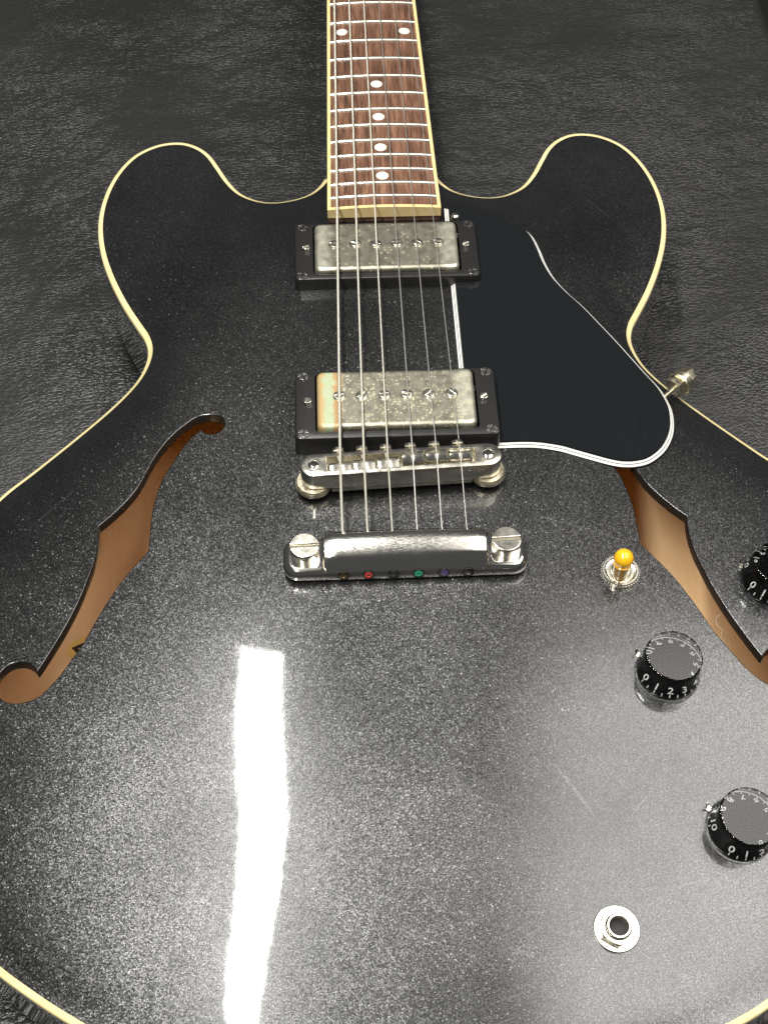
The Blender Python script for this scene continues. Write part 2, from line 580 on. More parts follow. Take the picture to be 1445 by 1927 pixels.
class Arch:
    def __init__(s, H):
        s.xs = np.arange(-212, 212 + G, G)
        s.ys = np.arange(-262, 256 + G, G)
        X, Y = np.meshgrid(s.xs, s.ys)
        m = inside(np.stack([X, Y], -1), OUT)
        f = np.zeros(X.shape)
        r = np.add.outer(np.arange(len(s.ys)), np.arange(len(s.xs))) % 2 == 0
        for _ in range(700):
            for par in (r, ~r):
                n = (np.roll(f, 1, 0) + np.roll(f, -1, 0) + np.roll(f, 1, 1) + np.roll(f, -1, 1) + G * G) / 4
                f = np.where(m & par, f + 1.96 * (n - f), f)
        f /= f.max()
        z = H * (1 - np.exp(-2.6 * f)) / (1 - math.exp(-2.6))
        d = seg_dist(np.c_[X.ravel(), Y.ravel()], OUT).reshape(X.shape)
        t = np.clip((d - 0.3) / 9.0, 0, 1)
        z = z * t * t * (3 - 2 * t) ** 1.0           # dished recurve along the rim
        for _ in range(3):
            z = (np.roll(z, 1, 0) + 2 * z + np.roll(z, -1, 0)) / 4
            z = (np.roll(z, 1, 1) + 2 * z + np.roll(z, -1, 1)) / 4
        # slight waviness of the lower bout, shaped to bend the lamp reflection
        for sx in (-1, 1):
            dx = X - 58 * sx
            z = z - sx * 0.018 * dx * np.exp(-((Y + 176) / 62) ** 2 - (dx / 62) ** 2)
        s.z = z

    def __call__(s, x, y):
        x = np.asarray(x, float)
        y = np.asarray(y, float)
        u = (x - s.xs[0]) / G
        v = (y - s.ys[0]) / G
        i = np.clip(np.floor(u).astype(int), 1, len(s.xs) - 3)
        j = np.clip(np.floor(v).astype(int), 1, len(s.ys) - 3)
        a = u - i
        b = v - j
        w = lambda t: ((-t + 2 * t * t - t ** 3) / 2, (2 - 5 * t * t + 3 * t ** 3) / 2, (t + 4 * t * t - 3 * t ** 3) / 2, (-t * t + t ** 3) / 2)
        wa, wb = w(a), w(b)
        r = 0
        for q in range(4):
            for k in range(4):
                r = r + wb[q] * wa[k] * s.z[j + q - 1, i + k - 1]
        return r

    def normal(s, x, y):
        e = 1.0
        n = np.stack([-(s(x + e, y) - s(x - e, y)) / (2 * e), -(s(x, y + e) - s(x, y - e)) / (2 * e), np.ones(np.shape(x))], -1)
        return n / np.linalg.norm(n, axis=-1, keepdims=True)


T = Arch(14.5)
FH = [(-76.7, 33.5), (-77.7, 37.1), (-81.1, 39.2), (-85.6, 39.5), (-89.7, 38.4), (-94.3, 34.7), (-98.6, 30.2), (-102.0, 25.6), (-105.4, 19.6), (-108.3, 13.1),
      (-110.4, 7.1), (-112.6, 1.2), (-115.4, -4.1), (-119.3, -9.7), (-123.9, -15.2), (-128.7, -20.1), (-128.2, -25.4), (-128.2, -31.5), (-129.0, -39.1),
      (-130.5, -45.7), (-132.5, -53.8), (-135.2, -62.5), (-138.4, -70.9), (-141.7, -78.4), (-145.0, -85.4), (-147.6, -90.2), (-149.0, -88.3), (-151.1, -86.4),
      (-154.1, -85.2), (-157.5, -85.3), (-160.5, -86.9), (-162.8, -89.8), (-163.6, -93.6), (-162.8, -98.0), (-160.0, -101.6), (-155.6, -103.5), (-150.3, -103.2), (-145.5, -101.0),
      (-140.2, -95.1), (-136.2, -88.7), (-133.4, -83.8), (-130.4, -78.5), (-128.0, -72.8), (-125.4, -66.6), (-122.5, -60.2), (-119.0, -53.2), (-115.3, -46.9),
      (-110.9, -40.5), (-106.8, -34.8), (-106.7, -28.0), (-106.6, -21.0), (-106.3, -14.0), (-105.0, -5.0), (-102.7, 4.0), (-99.1, 12.2), (-95.1, 20.5),
      (-91.0, 26.9), (-87.1, 31.0), (-85.2, 28.6), (-81.5, 27.8), (-78.6, 29.3), (-77.0, 31.6)]
CORN = {15, 25, 48, 57}


def fhole_poly():
    """smooth between the four sharp corners"""
    P = np.array(FH)
    idx = sorted(CORN)
    out = []
    for a, b in zip(idx, idx[1:] + [idx[0] + len(P)]):
        seg = P[[k % len(P) for k in range(a, b + 1)]]
        out.append(catmull(seg, 3)[:-1])
    P = np.vstack(out)
    ar = 0.5 * (P[:, 0] * np.roll(P[:, 1], -1) - np.roll(P[:, 0], -1) * P[:, 1]).sum()
    return P if ar > 0 else P[::-1]


FHL = fhole_poly()
FHR = (FHL * [-1, 1] + [-7.5, -4.5])[::-1]

# ------------------------------------------------------------------ the setting: leather padded surface
X1 = 263.0


def build_leather():
    xs = list(np.linspace(-650, X1 - 9, 90))
    prof = [(x, 0.0) for x in xs]
    for i in range(1, 10):
        t = R(90 * i / 9)
        prof.append((X1 - 9 + 9 * math.sin(t), -9 + 9 * math.cos(t)))
    prof += [(X1 + 0.5, -60), (X1 - 6, -90)]
    ys = np.linspace(-520, 900, 120)
    V, F = [], []
    for y in ys:
        for x, z in prof:
            w = math.sin(x * 0.031 + y * 0.006 + 0.8 * math.sin(y * 0.011)) + 0.7 * math.sin(x * 0.067 - y * 0.010 + 1.7) * (0.5 + 0.5 * math.sin(y * 0.008 + x * 0.01))
            V.append((x, y, -56.0 + z + (w * 0.55 - 1.0)))
    n = len(prof)
    for j in range(len(ys) - 1):
        for i in range(n - 1):
            F.append((j * n + i, j * n + i + 1, (j + 1) * n + i + 1, (j + 1) * n + i))
    o = mk('leather_surface', V, F, M['leather'], smooth=True, sharp=80)
    o['kind'] = 'structure'
    o['label'] = 'black grained leather padding that the guitar lies on'
    f = mk('floor', [(-1500, -900, -420), (1500, -900, -420), (1500, 1600, -420), (-1500, 1600, -420)], [(0, 1, 2, 3)], M['floor'], smooth=False)
    f['kind'] = 'structure'


build_leather()

# ------------------------------------------------------------------ the guitar
BASE = 56.0
guitar = bpy.data.objects.new('electric_guitar', None)
col.objects.link(guitar)
guitar.location = (0, 0, -BASE * S)
guitar.empty_display_size = 0.1
guitar['label'] = 'black semi-hollow electric guitar with cream binding lying face up on leather'
guitar['category'] = 'guitar'
Z = lambda x, y, z: (x, y, z + BASE)          # part location in guitar space
O = (0, 0, BASE)


def plate(zfun, nfun, poly, holes, step, flip=False):
    """triangulated sheet over poly minus holes"""
    pts = [tuple(q) for q in poly]
    edges = [(i, (i + 1) % len(poly)) for i in range(len(poly))]
    for h in holes:
        b = len(pts)
        pts += [tuple(q) for q in h]
        edges += [(b + i, b + (i + 1) % len(h)) for i in range(len(h))]
    gx, gy = np.meshgrid(np.arange(-206, 206, step), np.arange(-246, 248, step))
    gx = gx + (np.arange(gx.shape[0])[:, None] % 2) * step / 2
    g = np.c_[gx.ravel(), gy.ravel()]
    ok = inside(g, poly) & (seg_dist(g, poly) > step * 0.45)
    for h in holes:
        ok &= ~inside(g, h)
        ok[ok] &= seg_dist(g[ok], h) > step * 0.35
    pts += [tuple(q) for q in g[ok]]
    v, e, f, *_ = delaunay_2d_cdt([Vector(q) for q in pts], edges, [], 0, 1e-5)
    v = np.array([(q[0], q[1]) for q in v])
    f = np.array([list(q) for q in f])
    c = v[f].mean(1)
    keep = inside(c, poly)
    for h in holes:
        keep &= ~inside(c, h)
    f = f[keep]
    a = v[f]
    cr = (a[:, 1, 0] - a[:, 0, 0]) * (a[:, 2, 1] - a[:, 0, 1]) - (a[:, 1, 1] - a[:, 0, 1]) * (a[:, 2, 0] - a[:, 0, 0])
    f[cr < 0] = f[cr < 0][:, ::-1]
    f = f[np.abs(cr) > 1e-9]
    if flip:
        f = f[:, ::-1]
    return np.c_[v, zfun(v[:, 0], v[:, 1])], f.tolist(), nfun(v[:, 0], v[:, 1])


def build_body():
    # rim (the sides) is the part the plates and bindings belong to
    L = [at_z(OUT, -42.0), at_z(OUT, -41.0), at_z(OUT, -2.5)]
    L[0] = at_z(offset(OUT, 0.8), -42.0)
    inner = [at_z(offset(OUT, 4.0), -2.5), at_z(offset(OUT, 4.0), -41.5)]
    V, F = loft(L + inner)
    n = len(OUT)
    body = mk('body', V, F, [M['side'], M['inside']], guitar, O, midx=[0] * (3 * n) + [1] * n, sharp=50)
    # arched top with two f-holes
    edge_poly = offset(OUT, 2.45)
    hl, hr = offset(FHL, -0.45), offset(FHR, -0.45)
    V1, F1, N1 = plate(lambda x, y: T(x, y), T.normal, edge_poly, [hl, hr], 3.2)
    V2, F2, N2 = plate(lambda x, y: T(x, y) - 5.0, lambda x, y: -T.normal(x, y), edge_poly, [FHL, FHR], 7.0, True)
    parts = [(V1, F1), (V2, F2)]
    mi = [0] * len(F1) + [1] * len(F2)
    N = [N1, N2]
    for h, ho in ((FHL, hl), (FHR, hr)):
        zt = T(h[:, 0], h[:, 1])
        v, f = loft([np.c_[ho, T(ho[:, 0], ho[:, 1])], np.c_[offset(h, -0.15), zt - 0.12], np.c_[h, zt - 0.45], np.c_[h, zt - 5.02]])
        parts.append((v, [q[::-1] for q in f]))
        mi += [0] * (2 * len(h)) + [2] * len(h)
        N.append(np.zeros((len(v), 3)))
    V, F = join(parts)
    top = mk('arched_top', V, F, [M['top'], M['inside'], M['edge']], body, (0, 0, 0), midx=mi, normals=np.vstack(N))
    # cream binding
    ze = T(edge_poly[:, 0], edge_poly[:, 1])
    V, F = loft([at_z(offset(OUT, 2.45), -2.5), at_z(offset(OUT, -0.12), -2.5), at_z(offset(OUT, -0.12), -0.7), at_z(offset(OUT, 0.25), -0.1), at_z(offset(OUT, 0.8), 0.12),
                 np.c_[edge_poly, np.maximum(ze, 0.1) + 0.06]])
    mk('binding', V, F, M['binding'], body, (0, 0, 0), sharp=60)
    # arched back
    bz = lambda x, y: -42.0 - 13.3 * T(x, y) / 14.5
    V1, F1, N1 = plate(bz, lambda x, y: T.normal(x, y) * [1, 1, -1], offset(OUT, 0.8), [], 9.0, True)
    V2, F2, N2 = plate(lambda x, y: bz(x, y) + 4.5, lambda x, y: T.normal(x, y) * [-1, -1, 1], offset(OUT, 3.9), [], 9.0)
    V, F = join([(V1, F1), (V2, F2)])
    mk('arched_back', V, F, [M['side'], M['inside']], body, (0, 0, 0), midx=[0] * len(F1) + [1] * len(F2), normals=np.vstack([N1, N2]))
    mk('centre_block', *box(-56, 56, -236, 185, -52, -0.5), M['inside'], body, (0, 0, 0), smooth=False)
    # paper label glued to the back, its corner showing through the bass f-hole
    e1 = np.array([0.78, -0.62])
    e1 = np.array([0.90, 0.44])
    e2 = np.array([0.67, -0.74])
    c0 = np.array([-152.6, -43.6])

    def quad(t0, t1, z):
        P = [c0 + e1 * t0 + e2 * t0, c0 + e1 * t1 + e2 * t0, c0 + e1 * t1 + e2 * t1, c0 + e1 * t0 + e2 * t1]
        P = np.array(P)
        a = 0.5 * (P[:, 0] * np.roll(P[:, 1], -1) - np.roll(P[:, 0], -1) * P[:, 1]).sum()
        return P if a > 0 else P[::-1]
    lz = -47.4
    lab = mk('paper_label', *prism(quad(0, 42, 0), lz, lz + 0.5), M['paper'], body, (0, 0, 0), smooth=False)
    return body, lab, quad, lz


body, lab, quad, lz = build_body()
# the label border is flat print: thin ink frames on the paper (part > sub-part limit: joined into one print mesh under the body)
_fr = []
for a, b, zz in ((3.0, 4.8, 0.55), (5.6, 6.1, 0.55), (6.9, 7.6, 0.55)):
    o_, i_ = quad(a, 42 - a, 0), quad(b, 42 - b, 0)
    _fr.append(loft([at_z(o_, lz + zz), at_z(i_, lz + zz)]))
mk('label_border_print', *join(_fr), M['ink'], body, (0, 0, 0), smooth=False)

# ---- neck, fretboard, frets, inlays
SC = 625.5
fy = lambda n: SC * 2 ** (-n / 12)
zf = lambda y: 16.97 - 0.044 * (y - 200)               # fret tops at the board edge
hw = lambda y: (43 + 0.0301 * (SC - y)) / 2              # half width with binding
RB = 305.0
sag = lambda x, y: math.sqrt(RB * RB - x * x) - math.sqrt(RB * RB - hw(y) ** 2)
YE = 166.6


def strip(y0, y1, xa, xb, dz, zb, n=8, ny=2):
    """a board piece between two x functions, radiused on top"""
    loops = []
    for y in np.linspace(y0, y1, ny):
        xs = np.linspace(xa(y), xb(y), n)
        tp = [(x, y, zf(y) - 1.0 + sag(x, y) + dz) for x in xs]
        bt = [(x, y, zf(y) - 1.0 + zb) for x in xs[::-1]]
        loops.append(np.array(tp + bt))
    V, F = loft(loops, True, True)
    return V, [q[::-1] for q in F] if y1 < y0 else F


def build_neck():
    loops = []
    for y, dep in ((196, 40), (205, 36), (222, 27), (245, 23), (330, 21.5), (500, 20), (610, 19), (SC, 19)):
        w = hw(y) - 0.15
        zt = zf(y) - 1.0 - 5.2
        a = np.linspace(0, math.pi, 17)
        loops.append(np.c_[w * np.cos(a), np.full(17, y), zt - (dep - 5.2) * np.sin(a) ** 0.8])
    V, F = loft(loops, True, True)
    neck = mk('neck', V, F, M['neckblack'], guitar, O, sharp=50)
    mk('tenon', *box(-hw(YE) + 0.5, hw(YE) - 0.5, YE + 1.2, 212, -5, 11.0), M['rosewood'], neck, (0, 0, 0), smooth=False)
    hs = np.array([(-21, SC + 4), (21, SC + 4), (30, SC + 30), (34, SC + 80), (38, SC + 150), (34, SC + 182), (20, SC + 176), (8, SC + 184), (0, SC + 176), (-8, SC + 184), (-20, SC + 176),
                   (-34, SC + 182), (-38, SC + 150), (-34, SC + 80), (-30, SC + 30)], float)
    hd = mk('headstock', *prism(hs - [0, SC], -20, -6, 1.0), M['neckblack'], neck, (0, SC, -2))
    hd.rotation_euler = (R(-14), 0, 0)
    zt = zf(SC) - 1.0
    mk('nut', *box(-21.5, 21.5, SC, SC + 4.5, zt - 5, zt + 2.2, 0.5), M['white'], neck, (0, 0, 0))
    B = 1.7
    V, F = strip(YE + 1.9, SC, lambda y: -hw(y) + B, lambda y: hw(y) - B, 0.0, -5.2, 12, 12)
    fb = mk('fretboard', V, [q[::-1] for q in F], M['rosewood'], guitar, O, sharp=50)
    for s_ in (-1, 1):
        lo, hi = (lambda y: -hw(y), lambda y: -hw(y) + B) if s_ < 0 else (lambda y: hw(y) - B, lambda y: hw(y))
        V, F = strip(YE + 1.9, SC, lo, hi, 0.03, -5.2, 4, 12)
        mk('side_binding', V, [q[::-1] for q in F], M['fbbinding'], fb, (0, 0, 0), sharp=50)
    V, F = strip(YE, YE + 1.9, lambda y: -hw(y), lambda y: hw(y), 0.03, -5.2, 12, 2)
    V = np.array(V)
    mk('end_binding', V, [q[::-1] for q in F], M['fbbinding'], fb, (0, 0, 0), sharp=50)
    for n in range(1, 23):
        y = fy(n)
        loops = []
        for x in np.linspace(-hw(y) + B - 0.1, hw(y) - B + 0.1, 11):
            zb = zf(y) - 1.0 + sag(x, y)
            end = 0.85 if abs(x) > hw(y) - B - 0.2 else 1.0
            loops.append(np.array([(x, y - 1.15, zb - 0.1), (x, y - 1.05, zb + 0.35 * end), (x, y - 0.6, zb + 0.85 * end), (x, y, zb + 1.02 * end), (x, y + 0.6, zb + 0.85 * end), (x, y + 1.05, zb + 0.35 * end), (x, y + 1.15, zb - 0.1)]))
        V, F = loft(loops, True, True)
        mk('fret', V, F, M['fret'], fb, (0, 0, 0), sharp=70)
    dot = None
    for n, xs in ((3, (0,)), (5, (0,)), (7, (0,)), (9, (0,)), (12, (-17.7, 17.7)), (15, (0,)), (17, (0,)), (19, (0,)), (21, (0,))):
        y = (fy(n) + fy(n - 1)) / 2
        for x in xs:
            z = zf(y) - 1.0 + sag(x, y)
            if dot is None:
                dot = mk('inlay_dot', *lathe([(3.2, -0.6), (3.2, 0.03), (3.0, 0.06)], 24), M['pearl'], fb, (x, y, z))
                o = dot
            else:
                o = share(dot, fb, (x, y, z))
            o.rotation_euler = (-0.044, math.asin(x / RB), 0)
    return neck, fb


neck, fretboard = build_neck()

# ---- strings
GA = [1.17, 0.95, 0.74, 0.52, 0.44, 0.38]
SADX = [-25.7, -15.6, -5.5, 5.0, 15.2, 25.3]
SADY = [-5.6, -5.0, -4.4, -2.6, -1.9, -1.3]
ZSAD = 31.4
szs = [ZSAD - (25 ** 2 - (25 ** 2 - x * x)) / (2 * 305) for x in SADX]
for i in range(6):
    xn = -18 + 36 * i / 5
    zn = zf(SC) - 1.0 + sag(xn, SC) + 1.9
    r = GA[i] / 2
    xs, ys, zs = SADX[i], SADY[i], szs[i] + r
    xt = -25.6 + 10.2 * i
    hook = 2.2 if i < 3 else -1.8
    path = [(xn, SC + 2, zn)] + [(xn + (xs - xn) * t, SC + (ys - SC) * t, zn + (zs - zn) * t) for t in (0.2, 0.4, 0.6, 0.8, 0.97)]
    path += [(xs, ys + 0.4, zs), (xs, ys - 0.8, zs - 0.25), (xs * 0.5 + xt * 0.5, (ys - 38) / 2, (zs + 27.2) / 2), (xt, -37.6, 27.3), (xt + 0.3, -39.2, 27.2), (xt + hook, -40.4, 26.9)]
    mk('string', *tube(path, r, 8), M['steel'] if i < 3 else M['plainsteel'], guitar, O, sharp=80)

# ---- pickups
def slot_head(r, h, slot, depth, n=24, cross=False):
    """screw head with a cut slot: two (or four) raised sectors on a lower disc"""
    parts = [lathe([(r, 0), (r, h - depth)], n)]
    hs = slot / 2
    if not cross:
        for s_ in (1, -1):
            a0 = math.asin(hs / r)
            a = np.linspace(a0, math.pi - a0, n // 2)
            P = np.c_[r * np.cos(a), r * np.sin(a)] * s_
            parts.append(prism(P, h - depth - 0.01, h, min(0.25, r * 0.12)))
    else:
        for q in range(4):
            a0 = math.asin(hs / r)
            a = np.linspace(a0, math.pi / 2 - a0, 7)
            P = np.vstack([[(hs, hs)], np.c_[r * np.cos(a), r * np.sin(a)]])
            c, s_ = math.cos(q * math.pi / 2), math.sin(q * math.pi / 2)
            P = P @ np.array([[c, s_], [-s_, c]])
            parts.append(prism(P, h - depth - 0.01, h, 0.1))
    return join(parts)


def dome_head(r, h, n=24):
    return lathe([(r * 0.98, -2.5), (r, 0), (r * 0.98, h * 0.35), (r * 0.8, h * 0.75), (r * 0.5, h * 0.95), (0.05, h)], n)


pole0 = None
ringscrew0 = None
hscrew0 = None


def pickup(name, cy_ring, cy_cov, zr, zc, cov_mat, ring_bottom, pole_y, xs_pole, cov_h):
    global pole0, ringscrew0, hscrew0
    Pout = rrect(88.8, 38.8, 2.6)
    Pin = rrect(71.6, cov_h + 1.2, 2.2)
    loops = [at_z(offset(Pout, -0.8), ring_bottom - zr), at_z(offset(Pout, -0.35), -2.5), at_z(Pout, -0.6), at_z(offset(Pout, 0.25), -0.15), at_z(offset(Pout, 0.7), 0),
             at_z(Pin + [0, cy_cov - cy_ring], 0), at_z(Pin + [0, cy_cov - cy_ring], -6)]
    ring = mk('pickup_ring', *loft(loops), M['ringp'], guitar, Z(-0.2, cy_ring, zr), sharp=30)
    for sx in (-1, 1):
        for sy in (-1, 1):
            x, y = sx * 40.9, sy * 16.6
            a = random.uniform(-0.6, 0.6)
            if ringscrew0 is None:
                ringscrew0 = mk('ring_screw', *slot_head(2.35, 0.75, 0.75, 0.7, 20, True), M['screw'], ring, (x, y, -0.25), a)
            else:
                share(ringscrew0, ring, (x, y, -0.25), a)
    C = rrect(69.6, cov_h, 3.0, 6)
    loops = [at_z(C, -9), at_z(C, -1.9), at_z(offset(C, 0.25), -1.0), at_z(offset(C, 0.8), -0.35), at_z(offset(C, 1.7), 0)]
    cov = mk('pickup_cover', *loft(loops, False, True), cov_mat, guitar, Z(-0.3, cy_cov, zc), sharp=50)
    for x in xs_pole:
        a = random.uniform(-0.9, 0.9)
        if pole0 is None:
            V, F = join([slot_head(2.35, 0.9, 0.6, 0.55, 22), lathe([(2.9, -0.05), (2.9, 0.12), (2.4, 0.12)], 22)])
            pole0 = mk('pole_screw', V, F, M['nickel'], cov, (x + 0.3, pole_y - cy_cov, 0.05), a)
        else:
            share(pole0, cov, (x + 0.3, pole_y - cy_cov, 0.05), a)
    for x in (-39.2, 38.6):
        a = random.uniform(0.3, 1.4)
        p_ = (x + 0.3, 0.2, zr - zc)
        if hscrew0 is None:
            hscrew0 = mk('height_screw', *slot_head(1.75, 1.9, 0.5, 0.6, 20), M['nickel'], cov, p_, a)
        else:
            share(hscrew0, cov, p_, a)
    return ring, cov


pickup('neck', 136.4, 137.4, 18.5, 20.6, M['cover_n'], 8.5, 138.3, [-25.4, -15.3, -5.3, 4.8, 14.8, 24.8], 32.8)
pickup('bridge', 33.0, 34.0, 24.5, 27.0, M['cover_b'], 11.0, 35.2, [-25.2, -15.3, -5.4, 4.4, 14.3, 24.2], 32.8)

# ---- pickguard: beveled five-ply
GZ = lambda x, y: 17 - 0.027 * (y - 13) - 0.03 * (x - 44)
gp_curve = [(58.3, 13.4), (69.8, 11.4), (76.5, 8.9), (84.3, 5.8), (92.1, 2.9), (97.7, 1.7), (103.6, 1.9), (109.8, 3.9), (116.6, 9.6), (121.3, 17.0), (123.8, 24.8),
            (124.5, 34.9), (122.3, 44.7), (119.6, 51.0), (115.8, 58.0), (107.2, 75.2), (100.2, 88.2), (93.0, 101.2), (86.5, 111.1), (81.2, 121.1), (78.0, 131.8), (75.9, 143.4),
            (72.9, 153.2), (66.9, 160.0), (55.5, 167.3), (42.4, 171.4)]
GP = np.vstack([catmull([(40.6, 13.0)] + gp_curve + [(30.6, 173.4)], 5), np.array([(30.3, 151.0), (40.6, 151.0), (40.6, 122.0), (30.1, 121.6), (29.9, 47.6), (40.6, 47.2)])])


def ply(d0, z0, d1, z1):
    """one ply: outline offset d0 at its lower face, d1 at its upper face"""
    a, b = offset(GP, d0), offset(GP, d1)
    A = np.c_[a, GZ(a[:, 0], a[:, 1]) + z0]
    B_ = np.c_[b, GZ(b[:, 0], b[:, 1]) + z1]
    parts = [loft([A, B_])]
    n = len(a)
    for poly, dz, fl in ((a, z0, True), (b, z1, False)):
        v, e, f, *_ = delaunay_2d_cdt([Vector(q) for q in poly], [(i, (i + 1) % n) for i in range(n)], [], 0, 1e-6)
        v = np.array([tuple(q) for q in v])
        F = []
        for t in f:
            t = list(t)
            if inside(v[t].mean(0)[None], poly)[0]:
                e1, e2 = v[t[1]] - v[t[0]], v[t[2]] - v[t[0]]
                F.append(tuple(t) if (e1[0] * e2[1] - e1[1] * e2[0] > 0) != fl else tuple(t[::-1]))
        parts.append((np.c_[v, GZ(v[:, 0], v[:, 1]) + dz], F))
    return join(parts)


guard = mk('pickguard', *ply(1.9, -0.75, 2.1, 0.0), M['guard'], guitar, O, sharp=20)
mk('white_ply', *ply(1.15, -1.35, 1.88, -0.76), M['white'], guard, (0, 0, 0), sharp=20)
mk('black_ply', *ply(0.92, -1.6, 1.13, -1.36), M['blackply'], guard, (0, 0, 0), sharp=20)
mk('white_ply', *ply(0.1, -2.3, 0.9, -1.61), M['white'], guard, (0, 0, 0), sharp=20)
mk('black_ply', *ply(0.0, -3.0, 0.08, -2.31), M['blackply'], guard, (0, 0, 0), sharp=20)
mk('mounting_screw', *join([dome_head(2.1, 1.6), lathe([(1.5, -4), (1.5, -0.5)], 16)]), M['nickel'], guard, (35.4, 161.6, 15.6))

# ---- pickguard bracket bolt at the waist
bk = Vector((0.72, 0.69, 0.0))
b0 = Vector((119, 40.5, 10.0))
bolt = mk('bracket_rod', *xform(lathe([(1.25, -6), (1.25, 22)], 14), align(bk, b0)), M['dullnickel'], guitar, O)
b1 = b0 + bk * 12.2
mk('bracket_nut', *xform(prism(circ(4.9, 6), 0, 3.2, 0.3, 0.3), align(bk, b1)), M['dullnickel'], bolt, (0, 0, 0), sharp=25)
mk('bracket_collar', *xform(lathe([(5.6, 3.2), (5.9, 3.6), (5.9, 4.6), (5.6, 4.8), (5.6, 7.0), (5.2, 7.4), (4.4, 7.4), (4.4, 8.6)], 28), align(bk, b1)), M['dullnickel'], bolt, (0, 0, 0), sharp=40)
mk('bracket_bolt_head', *xform(prism(circ(4.4, 6, 0, 0, 0.5), 8.6, 13.0, 0.3), align(bk, b1)), M['dullnickel'], bolt, (0, 0, 0), sharp=25)

# ---- bridge
BRZ = 29.4
brot = math.atan2(3.4, 74)


def stadium(w, h, seg=10):
    return rrect(w, h, h / 2 - 0.01, seg)


BO = stadium(85.6, 12.0)
BI = rrect(63.6, 7.6, 0.5, 10)
loops = [at_z(offset(BO, 0.5), -9.6), at_z(BO, -9.0), at_z(BO, -0.7), at_z(offset(BO, 0.2), -0.2), at_z(offset(BO, 0.7), 0), at_z(BI, 0), at_z(BI, -6.5)]
V, F = join([loft(loops, True, True), box(-30, 30, -6.0, 6.0, -11.6, -9.3, 0.4)])
bridge = mk('bridge', V, F, M['nickel'], guitar, Z(0.2, -3.0, BRZ), brot, sharp=35)
tw = [(6.0, -3.4), (7.4, -3.0), (7.4, -0.6), (7.0, 0), (3, 0)]
parts = [lathe(tw, 40)]
for k in range(48):
    a = 2 * math.pi * k / 48
    parts.append(xform(box(-0.18, 0.18, -0.18, 0.18, -2.9, -0.8), Matrix.Translation((7.42 * math.cos(a), 7.42 * math.sin(a), 0)) @ Matrix.Rotation(a, 4, 'Z')))
tw0 = mk('thumbwheel', *join(parts), M['dullnickel'], bridge, (-37.6, -1.0, -9.7), sharp=40)
share(tw0, bridge, (37.3, -1.0, -9.7), 0.3)
post = lathe([(2.6, -1.2), (2.6, -0.25), (2.2, 0.05), (1.2, 0.2), (0.05, 0.25)], 24)
p0 = mk('bridge_post', *post, M['chrome'], bridge, (-37.2, 0, 0.06))
share(p0, bridge, (37.0, 0, 0.06))
p1 = mk('post_rim', *loft([at_z(circ(3.6, 28), -0.02), at_z(circ(3.5, 28), 0.22), at_z(circ(3.0, 28), 0.22), at_z(circ(2.75, 28), -0.1)]), M['nickel'], bridge, (-37.2, 0, 0.0))
share(p1, bridge, (37.0, 0, 0))
pp0 = mk('post_stud', *lathe([(2.4, -17), (2.4, -9.5)], 16), M['dullnickel'], bridge, (-37.2, 0, 0))
share(pp0, bridge, (37.0, 0, 0))


def saddle_mesh():
    w = 4.5
    prof = [(-2.6, -6.2), (2.9, -6.2), (2.9, -0.2), (2.5, 0.6), (0.7, 2.05), (-0.3, 2.05), (-2.6, 0.3)]
    P = np.array(prof)
    loops = []
    for x in (-w, -w + 0.3, -0.9, -0.5, 0.5, 0.9, w - 0.3, w):
        dz = -0.25 if abs(x) < 0.6 else 0.0
        sh = 0.3 if abs(x) == w else 0.0
        Q = P.copy()
        Q[4:6, 1] += dz - sh
        loops.append(np.c_[np.full(len(Q), x), Q])
    V, F = loft(loops, True, True)
    return V, F


cR = Matrix.Rotation(-brot, 3, 'Z')
sd0 = sc0 = sp0 = None
for i in range(6):
    lp = cR @ Vector((SADX[i] - 0.2, SADY[i] + 3.0, 0))
    flip = math.pi if i >= 3 else 0.0
    yy = max(min(lp.y, 1.2), -1.2) + (-0.6 if i < 3 else 0.5)
    zz = szs[i] - BRZ - 1.8
    if sd0 is None:
        sd0 = mk('saddle', *saddle_mesh(), M['nickel'], bridge, (lp.x, yy, zz), flip, sharp=25)
        V, F = xform(slot_head(2.75, 1.5, 0.6, 0.5, 24), Matrix.Rotation(R(-90), 4, 'X'))
        sc0 = mk('saddle_screw', V, F, M['nickel'], bridge, (lp.x - 0.4, 6.3, -1.2), sharp=30)
        V, F = xform(lathe([(1.15, 0), (1.15, 6)], 12), Matrix.Rotation(R(-90), 4, 'X'))
        sp0 = mk('saddle_screw_shaft', V, F, M['dullnickel'], bridge, (lp.x - 0.4, 1.6, -1.2))
    else:
        share(sd0, bridge, (lp.x, yy, zz), flip)
        share(sc0, bridge, (lp.x - 0.4, 6.3, -1.2)).rotation_euler = (0, random.uniform(-0.8, 0.8), 0)
        share(sp0, bridge, (lp.x - 0.4, 1.6, -1.2))

